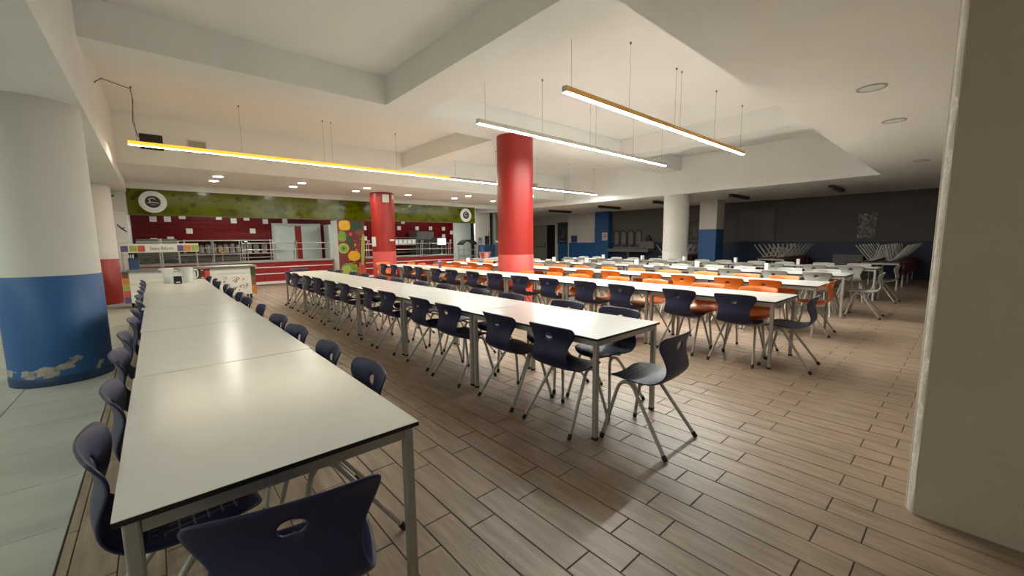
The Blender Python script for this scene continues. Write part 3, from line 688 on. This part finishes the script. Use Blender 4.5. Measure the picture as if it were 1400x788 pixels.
# fruit pillar
fp = thing('mural_pillar', 'pillar covered with a printed fruit and vegetable picture', 'pillar', (5.53, YH + .02, 0))
mb = MB(); mb.box(-.49, .49, .0, .7, 0, 2.246); mb.build('body', 'whiteT', fp)
mb = MB(); mb.box(-.49, .49, -.006, .0, .04, 2.246); mb.build('print_board', 'berryp', fp)
def blob(cx, cz, rx, rz_, m, n=18, rot=0, sq=1.0, wob=0, y=-.012, name='printed_fruit'):
    pts = []
    for k in range(n):
        a = 2 * PI * k / n; ca, sa = math.cos(a), math.sin(a)
        ex = rx * math.copysign(abs(ca) ** sq, ca); ez = rz_ * math.copysign(abs(sa) ** sq, sa); f = 1 + (random.uniform(-wob, wob) if wob else 0); ex *= f; ez *= f
        x = cx + ex * math.cos(rot) - ez * math.sin(rot); z = cz + ex * math.sin(rot) + ez * math.cos(rot); pts.append((min(max(x * 1.22, -.488), .488), min(z, 2.24)))
    mb = MB(); mb.yprism(pts, y, -.005); mb.build(name, m, fp)
blob(-.19, 2.06, .17, .18, 'yellowp', sq=.6)
blob(.18, 2.08, .20, .16, 'dkgreenp', wob=.25); blob(.10, 2.0, .10, .12, 'dkgreenp', wob=.3, y=-.014)
blob(-.28, 1.66, .13, .20, 'leafp', wob=.12); blob(-.05, 1.46, .075, .28, 'dkgreenp', rot=.32, y=-.016)
blob(-.25, 1.22, .16, .19, 'lime', y=-.014); blob(-.25, 1.22, .10, .13, 'leafp', y=-.016); blob(-.25, 1.22, .035, .05, 'dkgreenp', y=-.018)
blob(.24, 1.78, .15, .11, 'brownp', rot=.3, y=-.014); blob(.13, 1.62, .10, .19, 'berryp', rot=.5, y=-.016); blob(-.02, 1.74, .05, .06, 'tomatop', y=-.016)
blob(.05, .93, .19, .19, 'yellowp', y=-.02); blob(.05, .93, .15, .15, 'yellowp', y=-.022)
for i in range(16): blob(random.uniform(-.05, .33), random.uniform(1.05, 1.6), random.uniform(.03, .055), random.uniform(.03, .06), random.choice(['tomatop', 'redp', 'orangep', 'berryp']), n=10, y=-.013)
for i in range(12): blob(random.uniform(-.1, .36), random.uniform(.50, .78), random.uniform(.03, .05), random.uniform(.03, .055), random.choice(['redp', 'orangep', 'berryp', 'yellowp']), n=10, y=-.014)
blob(.33, 1.15, .055, .60, 'lime', sq=.9, rot=-.05, y=-.018)
blob(-.12, .36, .28, .30, 'leafp', wob=.10, y=-.016, n=26); blob(-.2, .40, .13, .16, 'lime', wob=.3, y=-.018); blob(-.02, .30, .10, .12, 'lime', wob=.3, y=-.018)
blob(.27, .38, .13, .26, 'tomatop', wob=.2, y=-.017); blob(.29, .50, .08, .08, 'coral', wob=.25, y=-.019)
# white banner on the wall left of the opening
bn = thing('wall_banner', 'white banner with a utensil drawing on the wall left of kitchen', 'banner', (-.62, YH, 0))
mb = MB(); mb.yprism([(-.24, 2.35), (-.24, 1.50), (-.12, 1.475), (.05, 1.50), (.11, 1.56), (.11, 2.30)], -.014, 0); mb.build('sheet', 'white', bn)
mb = MB(); mb.yprism([(-.10, 1.97), (-.08, 1.99), (.0, 1.90), (.09, 1.80), (.08, 1.77), (-.02, 1.86)], -.017, -.013); mb.yprism([(-.02, 1.86), (.05, 1.92), (.06, 1.90), (.0, 1.84)], -.017, -.013); mb.build('drawing', 'berryp', bn)
mb = MB(); mb.rbox(-.04, .04, -.05, .0, 0, .035, .01); o = mb.build('wall_sensor', 'black'); o.location = (-.74, YH, 2.72); tag(o, 'small black sensor on the wall above the white banner', 'sensor')

# ------------------------------------------------------------------ salad carts before the kitchen
def cart(label, x0, x1, stripL, stripR, sign):
    y = 12.4; t = thing('salad_cart', label, 'cart', (x0, y, 0)); L = x1 - x0
    box('body', .03, L - .03, .02, .75, .12, .83, 'whiteT', t)
    for i in range(5): box('front_slat', .11, L - .11, .0, .02, .13 + i * .138, .13 + i * .138 + .132, 'white', t)
    for xs, cols in ((0.0, stripL), (L - .11, stripR)):
        for i, c in enumerate(cols): box('print_square', xs, xs + .105, -.006, .02, .125 + i * .7 / len(cols), .125 + (i + 1) * .7 / len(cols) - .004, c, t)
    box('worktop', -.03, L + .03, -.06, .80, .83, .868, 'steel', t)
    for xx in (.12, L - .12):
        for yy in (.12, .65):
            mb = MB(); mb.xprism([(yy + .045 * math.cos(2 * PI * k / 14), .045 + .045 * math.sin(2 * PI * k / 14)) for k in range(14)], xx - .015, xx + .015); mb.box(xx - .025, xx + .025, yy - .02, yy + .02, .08, .125); mb.build('caster', 'black', t)
    return t
c1 = cart('white salad cart with colourful printed corners under the painted sign', -.60, .80, ['purple', 'redp', 'lime', 'orangep', 'brownp'], ['orangep', 'lime', 'dkgreenp'], True)
c2 = cart('white cart with red and black doodles on its front panel', .86, 1.93, ['orangep', 'orangep', 'redp'], ['orangep', 'brownp', 'dkgreenp'], False)
box('doodle_panel', .30, .96, -.012, 0, .13, .62, 'white', c2)
rr = random.Random(3)
for i in range(26):
    cx, cz = rr.uniform(.34, .90), rr.uniform(.22, .58); r = rr.uniform(.012, .045); w = rr.uniform(.004, .011); a0 = rr.uniform(0, 6.3); sw = rr.uniform(1.5, 6.3); m_ = rr.choice(['black', 'redp', 'brownp', 'redp', 'black'])
    mb = MB(); n = 10
    vs = [((cx + (r + s * w) * math.cos(a0 + sw * k / n)), -.0135, (cz + (r + s * w) * math.sin(a0 + sw * k / n) * .8)) for k in range(n + 1) for s in (-1, 1)]
    mb.add(vs, [[2 * k, 2 * k + 2, 2 * k + 3, 2 * k + 1] for k in range(n)]); mb.build('doodle', m_, c2)
sb = thing('cart_sign', 'colourful sign beam with dark script on posts above the salad cart', 'sign', (-.60, 12.42, .868))
for x in (.04, .68, .72, 1.36):
    mb = MB(); mb.tube([(x, .12, 0), (x, .12, .42 if x in (.04, 1.36) else .70)], .014, 8); mb.build('post', 'steel', sb)
box('beam', .0, 1.40, .0, .13, .385, .585, 'whiteT', sb)
for x0, x1, c in ((.03, .15, 'purple'), (.17, .30, 'lime'), (.31, .43, 'redp'), (1.00, 1.11, 'purple'), (1.12, 1.25, 'orangep'), (1.26, 1.39, 'lime')): box('print_square', x0, x1, -.005, 0, .405, .545, c, sb)
box('name_plate', .45, .98, -.005, 0, .41, .54, 'white', sb)
cu = bpy.data.curves.new('script', 'FONT'); cu.body = 'Salata Bahçesi'; cu.size = .105; cu.align_x = 'CENTER'; cu.align_y = 'CENTER'; cu.shear = .25
fo = bpy.data.objects.new('tmp_text', cu); COL.objects.link(fo); tme = bpy.data.meshes.new_from_object(fo.evaluated_get(bpy.context.evaluated_depsgraph_get())); bpy.data.objects.remove(fo, do_unlink=True)
tme.materials.clear(); tme.materials.append(MT['black']); to = link('lettering', tme, sb, (.715, -.0065, .475)); to.rotation_euler = (PI / 2, 0, 0); to.scale = (.72, 1, 1)
t = thing('utensil_box', 'slate blue box holding dark utensils at left end of salad cart', 'box', (-.42, 12.75, .868))
mb = MB(); mb.rbox(-.06, .12, -.09, .09, 0, .26, .01); mb.build('case', 'binblue', t)
for i in range(4): mb = MB(); x = -.03 + i * .035; mb.tube([(x, 0, .2), (x + J(.02), J(.03), .36)], .008, 6); mb.lathe([(.016, .34), (.022, .36), (.016, .385)], x, 0, 10); mb.build('utensil', 'black', t)

# ------------------------------------------------------------------ inside the kitchen
def shelf_unit(label, x0, x1, y0, y1, zs, top, m='steel'):
    t = thing('steel_shelf', label, 'shelf', (x0, y0, 0)); L, D = x1 - x0, y1 - y0
    for x in (.02, L - .02):
        for y in (.02, D - .02): mb = MB(); mb.box(x - .018, x + .018, y - .018, y + .018, 0, top); mb.build('post', m, t)
    for z in zs: box('shelf_board', 0, L, 0, D, z - .03, z, m, t)
    return t
shelf_unit('long stainless shelf with pots along the left kitchen back wall', .80, 3.62, 18.75, 19.22, (.40, .90, 1.06, 1.58), 1.60)
for i in range(9):
    x = 1.30 + i * .19; t = thing('steel_pot', 'tall steel pot, %s from left on the kitchen back shelf' % ORD[i], 'pot', (x, 18.95, 1.06), 0, 'pots on the kitchen back shelf')
    hgt = .30 + (i % 3) * .03; mb = MB(); mb.lathe([(.078, 0), (.082, .01), (.082, hgt), (.088, hgt + .012)], n=20); mb.build('body', 'steel', t)
    mb = MB(); mb.lathe([(.084, hgt + .012), (.05, hgt + .026), (.012, hgt + .03), (.012, hgt + .05)], n=20); mb.build('lid', 'steel', t)
for i, x in enumerate((3.05, 3.32)):
    t = thing('steel_pot', 'tall steel pot, %s of two beside the kitchen doors' % ORD[i], 'pot', (x, 18.95, 1.06), 0, 'pots beside the kitchen doors'); mb = MB(); mb.lathe([(.10, 0), (.10, .32), (.105, .33)], n=20); mb.build('body', 'steel', t); mb = MB(); mb.lathe([(.10, .33), (.015, .36), (.015, .38)], n=20); mb.build('lid', 'steel', t)
ds = thing('display_case', 'steel framed serving display standing on the left red counter', 'display', (.55, 16.0, .845))
for x in (0, .85, 1.62):
    for y in (.0, .5): mb = MB(); mb.tube([(x, y, 0), (x, y, .70)], .017, 8); mb.build('post', 'steel', ds)
for z in (.24, .45, .68): box('shelf_board', -.02, 1.64, .0, .5, z, z + .022, 'steel', ds)
box('back_panel', .0, 1.62, .49, .5, .03, .24, 'steeldk', ds)
for i in range(5): box('food_tray', .06 + i * .31, .34 + i * .31, .06, .46, .262, .31, 'steeldk', ds)
bh = thing('heat_lamp', 'small glowing brass ring lamp on the serving display', 'lamp', (1.62, 15.97, .845))
mb = MB(); mb.tube([(0, 0, 0), (0, 0, .30)], .01, 8); mb.build('stem', 'brass', bh); mb = MB(); mb.tube([(.075 * math.cos(a * PI / 9), 0, .36 + .045 * math.sin(a * PI / 9)) for a in range(19)], .014, 8); mb.build('ring', 'brass', bh)
rg = thing('kitchen_range', 'dark steel cooking range in the left kitchen corner', 'stove', (-.45, 17.6, 0)); box('body', 0, 1.05, 0, .8, 0, .92, 'steeldk', rg); box('splashback', 0, 1.05, .74, .8, .92, 1.62, 'steeldk', rg); box('hob_shelf', 0, 1.05, .45, .74, 1.50, 1.54, 'steel', rg)
for i in range(3): mb = MB(); mb.lathe([(.11, .92), (.11, .94), (.05, .95)], .2 + i * .32, .3, 18); mb.build('burner', 'black', rg)
fr = thing('upright_fridge', 'tall pale grey fridge right of the kitchen doors', 'fridge', (5.75, 18.6, 0)); box('body', 0, .62, .04, .68, .02, 2.22, 'door', fr); d = box('door', 0, .62, 0, .04, .06, 2.22, 'door', fr)
mb = MB(); mb.tube([(.28, 0, 1.85), (.28, -.05, 1.83), (.28, -.05, 1.48), (.28, 0, 1.46)], .018, 8); mb.build('handle', 'black', d)
shelf_unit('steel rack of pale crates right of the red kitchen column', 8.55, 9.75, 18.2, 18.75, (.5, .95, 1.30, 1.66), 1.70, 'steeldk')
for i in range(5):
    t = thing('crate', 'pale crate, %s from left on the steel kitchen rack' % ORD[i], 'crate', (8.68 + i * .23, 18.32, 1.30), 0, 'crates on the steel kitchen rack'); mb = MB(); mb.rbox(-.10, .10, -.12, .25, 0, .26, .015); mb.build('body', 'doorfr', t); mb = MB(); mb.box(-.075, .075, -.126, -.118, .05, .21); mb.build('label_plate', 'whiteT', t)
ov = thing('oven', 'tall dark steel oven standing against the red tiles', 'oven', (9.85, 18.3, 0)); box('body', 0, .95, .03, .85, .1, 1.95, 'steeldk', ov); dd = box('door', .06, .72, 0, .03, .75, 1.55, 'glass', ov); mb = MB(); mb.tube([(.66, -.04, .85), (.66, -.04, 1.45)], .016, 8); mb.build('handle', 'steel', dd); box('control_panel', .75, .92, .01, .03, .75, 1.55, 'black', ov)
for x in (.08, .87):
    mb = MB(); mb.box(x - .03, x + .03, .08, .14, 0, .1); mb.box(x - .03, x + .03, .74, .8, 0, .1); mb.build('leg', 'steeldk', ov)
dc = thing('drinks_cooler', 'drinks cooler with a lit pale display on top, by the oven', 'cooler', (10.45, 17.4, 0)); box('body', 0, .50, .02, .55, .02, 1.62, 'steeldk', dc); box('lit_header', .03, .47, 0, .02, 1.28, 1.58, 'litscreen', dc); box('glass_door', .03, .47, 0, .02, .5, 1.25, 'glass', dc); mb = MB(); mb.box(.46, .50, -.02, .02, .5, 1.6); mb.build('edge_strip', 'steel', dc)
ta = thing('tall_tap', 'curved steel pre-rinse tap at the right end of counter', 'tap', (10.1, 16.45, .845)); mb = MB(); mb.tube([(0, 0, 0), (0, 0, .45), (-.03, -.02, .62), (-.10, -.04, .68), (-.18, -.05, .64), (-.22, -.05, .56)], .014, 8); mb.build('spout', 'steel', ta); mb = MB(); mb.lathe([(.035, 0), (.035, .03), (.018, .05)], n=14); mb.build('base', 'steel', ta)
tr = thing('tray_trolley', 'steel trolley with a dark curved hood by the white wall', 'trolley', (11.95, 17.3, 0))
for x in (0, .80):
    for y in (0, .5): mb = MB(); mb.tube([(x, y, .08), (x, y, 1.30)], .018, 8); mb.build('post', 'steel', tr)
for z in (.3, .65, .98): box('shelf_board', 0, .8, 0, .5, z, z + .025, 'doorfr', tr)
mb = MB(); n = 10; pts = [(-.05 + .9 * k / n, 1.30 + .22 * math.sin(PI * k / n) ** .7) for k in range(n + 1)]; mb.yprism(pts + [(p[0], p[1] - .05) for p in pts[::-1]], -.03, .53); mb.build('hood', 'black', tr)
for x in (0, .8):
    for y in (0, .5): mb = MB(); mb.xprism([(y + .04 * math.cos(2 * PI * k / 12), .04 + .04 * math.sin(2 * PI * k / 12)) for k in range(12)], x - .015, x + .015); mb.build('caster', 'black', tr)
# corridor end right of the kitchen
bb = thing('recycling_bin', 'square blue bin against the beige wall right of kitchen', 'bin', (13.36, 17.2, 0)); mb = MB(); mb.rbox(-.40, .40, -.25, .25, 0, 1.16, .03); mb.build('body', 'binblue', bb); mb = MB(); mb.rbox(-.41, .41, -.26, .26, 1.16, 1.23, .03); mb.build('lid', 'binblue', bb)
bk = thing('wall_panel', 'black wall panel above the blue bin', 'panel', (13.60, 17.5, 1.25)); box('case', -.13, .13, -.05, 0, 0, .46, 'black', bk); box('screen', -.10, .10, -.055, -.05, .06, .40, 'glass', bk)
bk = thing('notice', 'small pale notice above the blue bin, left of the black panel', 'notice', (13.13, 17.5, 1.3)); box('sheet', -.15, .15, -.012, 0, 0, .34, 'wallgrey', bk); box('print', -.07, .07, -.014, -.012, .18, .28, 'steeldk', bk)
gp = thing('wall_decal', 'small green leafy decal on the beige wall edge above bin', 'decal', (13.74, 17.5, 1.75))
for i in range(7): mb = MB(); a = i * 2.2; mb.yprism([(.04 * math.cos(a) + .035 * math.cos(k * PI / 4), -.25 + i * .07 + .055 * math.sin(k * PI / 4)) for k in range(8)], -.012, 0); mb.build('leaf', 'lime', gp)
lc = thing('lectern', 'white slanted lectern on a thin post by the dark doorway', 'lectern', (13.95, 16.6, 0))
mb = MB(); mb.lathe([(.2, 0), (.2, .02), (.03, .03)], n=20); mb.build('base', 'steel', lc); mb = MB(); mb.tube([(0, 0, .02), (0, 0, 1.24)], .025, 10); mb.build('pole', 'steel', lc); mb = MB(); mb.xprism([(-.22, 1.20), (.22, 1.40), (.22, 1.44), (-.22, 1.24)], -.30, .30); mb.build('desk', 'white', lc)
# side table with striped basket
sd = thing('side_table', 'white side table beyond the fourth row holding a striped basket', 'table', (10.55, 13.1, 0)); box('tabletop', -.85, .85, -.4, .4, .70, .74, 'top', sd); box('apron', -.80, .80, -.36, .36, .62, .70, 'white', sd)
for x in (-.78, .78):
    for y in (-.34, .34): mb = MB(); mb.rbox(x - .022, x + .022, y - .022, y + .022, 0, .62, .006); mb.build('leg', 'steelp', sd)
bs = thing('striped_basket', 'orange and pink striped basket on the white side table', 'basket', (9.98, 12.98, .74))
for i in range(16):
    a0, a1 = 2 * PI * i / 16, 2 * PI * (i + 1) / 16; mb = MB(); R0, R1, H = .19, .235, .22
    vs = [(R0 * math.cos(a0), R0 * math.sin(a0), 0), (R0 * math.cos(a1), R0 * math.sin(a1), 0), (R1 * math.cos(a1), R1 * math.sin(a1), H), (R1 * math.cos((a0 + a1) / 2), R1 * math.sin((a0 + a1) / 2), H + .04), (R1 * math.cos(a0), R1 * math.sin(a0), H)]
    vi = [(x * .94, y * .94, z) for x, y, z in vs]
    mb.add(vs + vi, [[0, 1, 2, 3, 4], [9, 8, 7, 6, 5], [2, 7, 8, 3], [3, 8, 9, 4]]); mb.build('stripe', ['tomatop', 'brownp', 'orangep', 'pink'][i % 4], bs)
mb = MB(); mb.lathe([(.19, 0), (.19, .02)], n=16); mb.build('bottom', 'wicker', bs)

# ------------------------------------------------------------------ far right wall things
def framed(label, X, ya, yb, z0, z1, m, name='framed_picture', cat='picture'):
    t = thing(name, label, cat, (X, (ya + yb) / 2, (z0 + z1) / 2)); w, h = (yb - ya) / 2, (z1 - z0) / 2
    mb = MB(); mb.box(-.03, 0, -w, w, h - .035, h); mb.box(-.03, 0, -w, w, -h, -h + .035); mb.box(-.03, 0, -w, -w + .035, -h + .035, h - .035); mb.box(-.03, 0, w - .035, w, -h + .035, h - .035); mb.build('frame', 'black', t)
    box('print', -.014, 0, -w + .035, w - .035, -h + .035, h - .035, m, t); return t
MT['poster'] = mat('dark_poster_print', (.05, .05, .045), .35, var=.95, scale=2.6)
pp = framed('dark poster of a pale figure beside the black doorway', 19.39, 16.75, 17.55, 1.24, 2.54, 'poster', 'poster', 'poster')
mb = MB(); mb.add([(-.016, .16 * math.cos(a * PI / 8) * (1 if a < 9 else 1), -.30 + .30 * abs(math.sin(a * PI / 8)) if a <= 8 else -.3) for a in range(9)], [list(range(9))]); mb.add([(-.016, .075 * math.cos(a * PI / 6), .08 + .10 * math.sin(a * PI / 6)) for a in range(12)], [list(range(12))]); mb.build('figure_print', 'steeldk', pp)
mb = MB(); 
for i in range(5): mb.box(-.017, -.015, -.26 + i * .11, -.19 + i * .11, -.55, -.50)
mb.build('caption_print', 'wallgrey', pp)
fp2 = framed('dark framed leaf picture left of the square column', XB, 8.25, 8.85, 1.38, 2.22, 'poster')
for i in range(5): mb = MB(); mb.add([(-.016, .0, -.25 + i * .08), (-.016, .14, -.15 + i * .10), (-.016, .02, -.20 + i * .08), (-.016, -.12, -.10 + i * .09)], [[0, 1, 2, 3]]); mb.build('leaf_print', 'steeldk', fp2)
t = thing('towel_dispenser', 'blue and white dispenser on the white and blue wall', 'dispenser', (XB, 15.66, 1.30)); mb = MB(); mb.xprism([(-.16, 0), (-.16, .30), (-.20, .38), (.16, .40), (.12, .0)], -.18, 0); mb.build('case', 'binblue', t); box('side_plate', -.18, 0, .16, .26, .02, .36, 'whiteT', t)
t = thing('notice', 'white notice with red print on the blue pier', 'notice', (18.45, 13.28, 1.40)); box('sheet', -.006, 0, -.17, .17, 0, .42, 'whiteT', t)
mb = MB()
for i in range(3): mb.box(-.008, -.005, -.10, .10, .10 + i * .09, .15 + i * .09)
mb.build('print', 'redp', t)
ws = thing('wash_trough', 'long dim wash basin below the arched mirrors', 'basin', (XB - .012, 11.75, 0)); box('basin', -.55, 0, -1.2, 1.2, .80, .95, 'dimgrey', ws); box('splashback', -.03, 0, -1.2, 1.2, .95, 1.05, 'dimgrey', ws); box('bracket', -.45, -.01, -.05, .05, .3, .8, 'steeldk', ws)
for i in range(4): mb = MB(); y = -.9 + i * .5; mb.tube([(-.05, y, .95), (-.05, y, 1.08), (-.15, y, 1.10), (-.18, y, 1.05)], .012, 8); mb.build('tap', 'steel', ws)
for i in range(4):
    y = 12.75 - i * .44; t = thing('arched_mirror', 'arched black framed mirror, %s from left above the wash basin' % ORD[i], 'mirror', (XB, y, 1.13), 0, 'arched mirrors'); n = 12
    outl = lambda w, h: [(-w, 0), (w, 0)] + [(w * math.cos(PI * k / n), h - w + w * math.sin(PI * k / n)) for k in range(n + 1)]
    o1, o2 = outl(.20, .80), outl(.145, .745); o2 = [(a, b + .05) if k < 2 else (a, b) for k, (a, b) in enumerate(o2)]; N = len(o1); mb = MB()
    mb.add([(-.03, a, b) for a, b in o1] + [(-.03, a, b) for a, b in o2] + [(0, a, b) for a, b in o1], [[k, (k + 1) % N, N + (k + 1) % N, N + k] for k in range(N)] + [[k, 2 * N + k, 2 * N + (k + 1) % N, (k + 1) % N] for k in range(N)]); mb.build('frame', 'black', t)
    mb = MB(); mb.add([(-.015, a, b) for a, b in o2], [list(range(N))]); mb.build('glass', 'dimgrey', t)
    box('mirror_shelf', -.10, 0, -.17, .17, -.02, .02, 'steeldk', t)
t = thing('soap_cabinet', 'pale box cabinet right of the arched mirrors', 'cabinet', (XB, 10.85, .98)); box('body', -.3, 0, -.45, .35, 0, .34, 'dimgrey', t); box('door', -.31, -.30, -.43, .33, .02, .32, 'dimgrey', t)
t = thing('paper_pyramid', 'small dark triangular stand on the pale box cabinet', 'stand', (XB - .15, 10.78, 1.32)); mb = MB(); mb.xprism([(-.20, 0), (.20, 0), (.02, .34), (-.02, .34)], -.06, .06); mb.build('board', 'black', t); box('foot', -.10, .10, -.2, .2, 0, .015, 'steeldk', t)
# crumpled plastic sheet on the far wall
t = thing('plastic_sheet', 'crumpled clear plastic sheet stuck on the dim far wall', 'sheet', (XB - .02, 2.47, 1.80)); mb = MB(); n = 10; rs = random.Random(5)
vs = [(-rs.uniform(.0, .06), -.24 + .5 * i / n + rs.uniform(-.01, .01), -.40 + .85 * j / n + rs.uniform(-.01, .01)) for j in range(n + 1) for i in range(n + 1)]
mb.add(vs, [[j * (n + 1) + i, (j + 1) * (n + 1) + i, (j + 1) * (n + 1) + i + 1, j * (n + 1) + i + 1] for j in range(n) for i in range(n)]); mb.build('film', 'bag', t)
wb = thing('whiteboard', 'pale grey board on the far wall beside the square column', 'board', (XB, 6.0, 1.32)); box('panel', -.02, 0, -.62, .62, 0, 1.26, 'wallboard', wb); box('frame', -.03, 0, -.64, -.62, -.02, 1.28, 'walldark', wb); box('ledge', -.08, 0, -.6, .6, -.03, 0, 'walldark', wb)
gc = thing('low_cabinet', 'low pale grey cabinet between the groups of upturned chairs', 'cabinet', (XB - .25, 2.88, 0)); box('body', -.2, .22, -.42, .42, .05, .82, 'dimgrey', gc); box('door', -.215, -.2, -.40, -.01, .08, .80, 'dimgrey', gc); box('door', -.215, -.2, .01, .40, .08, .80, 'dimgrey', gc)
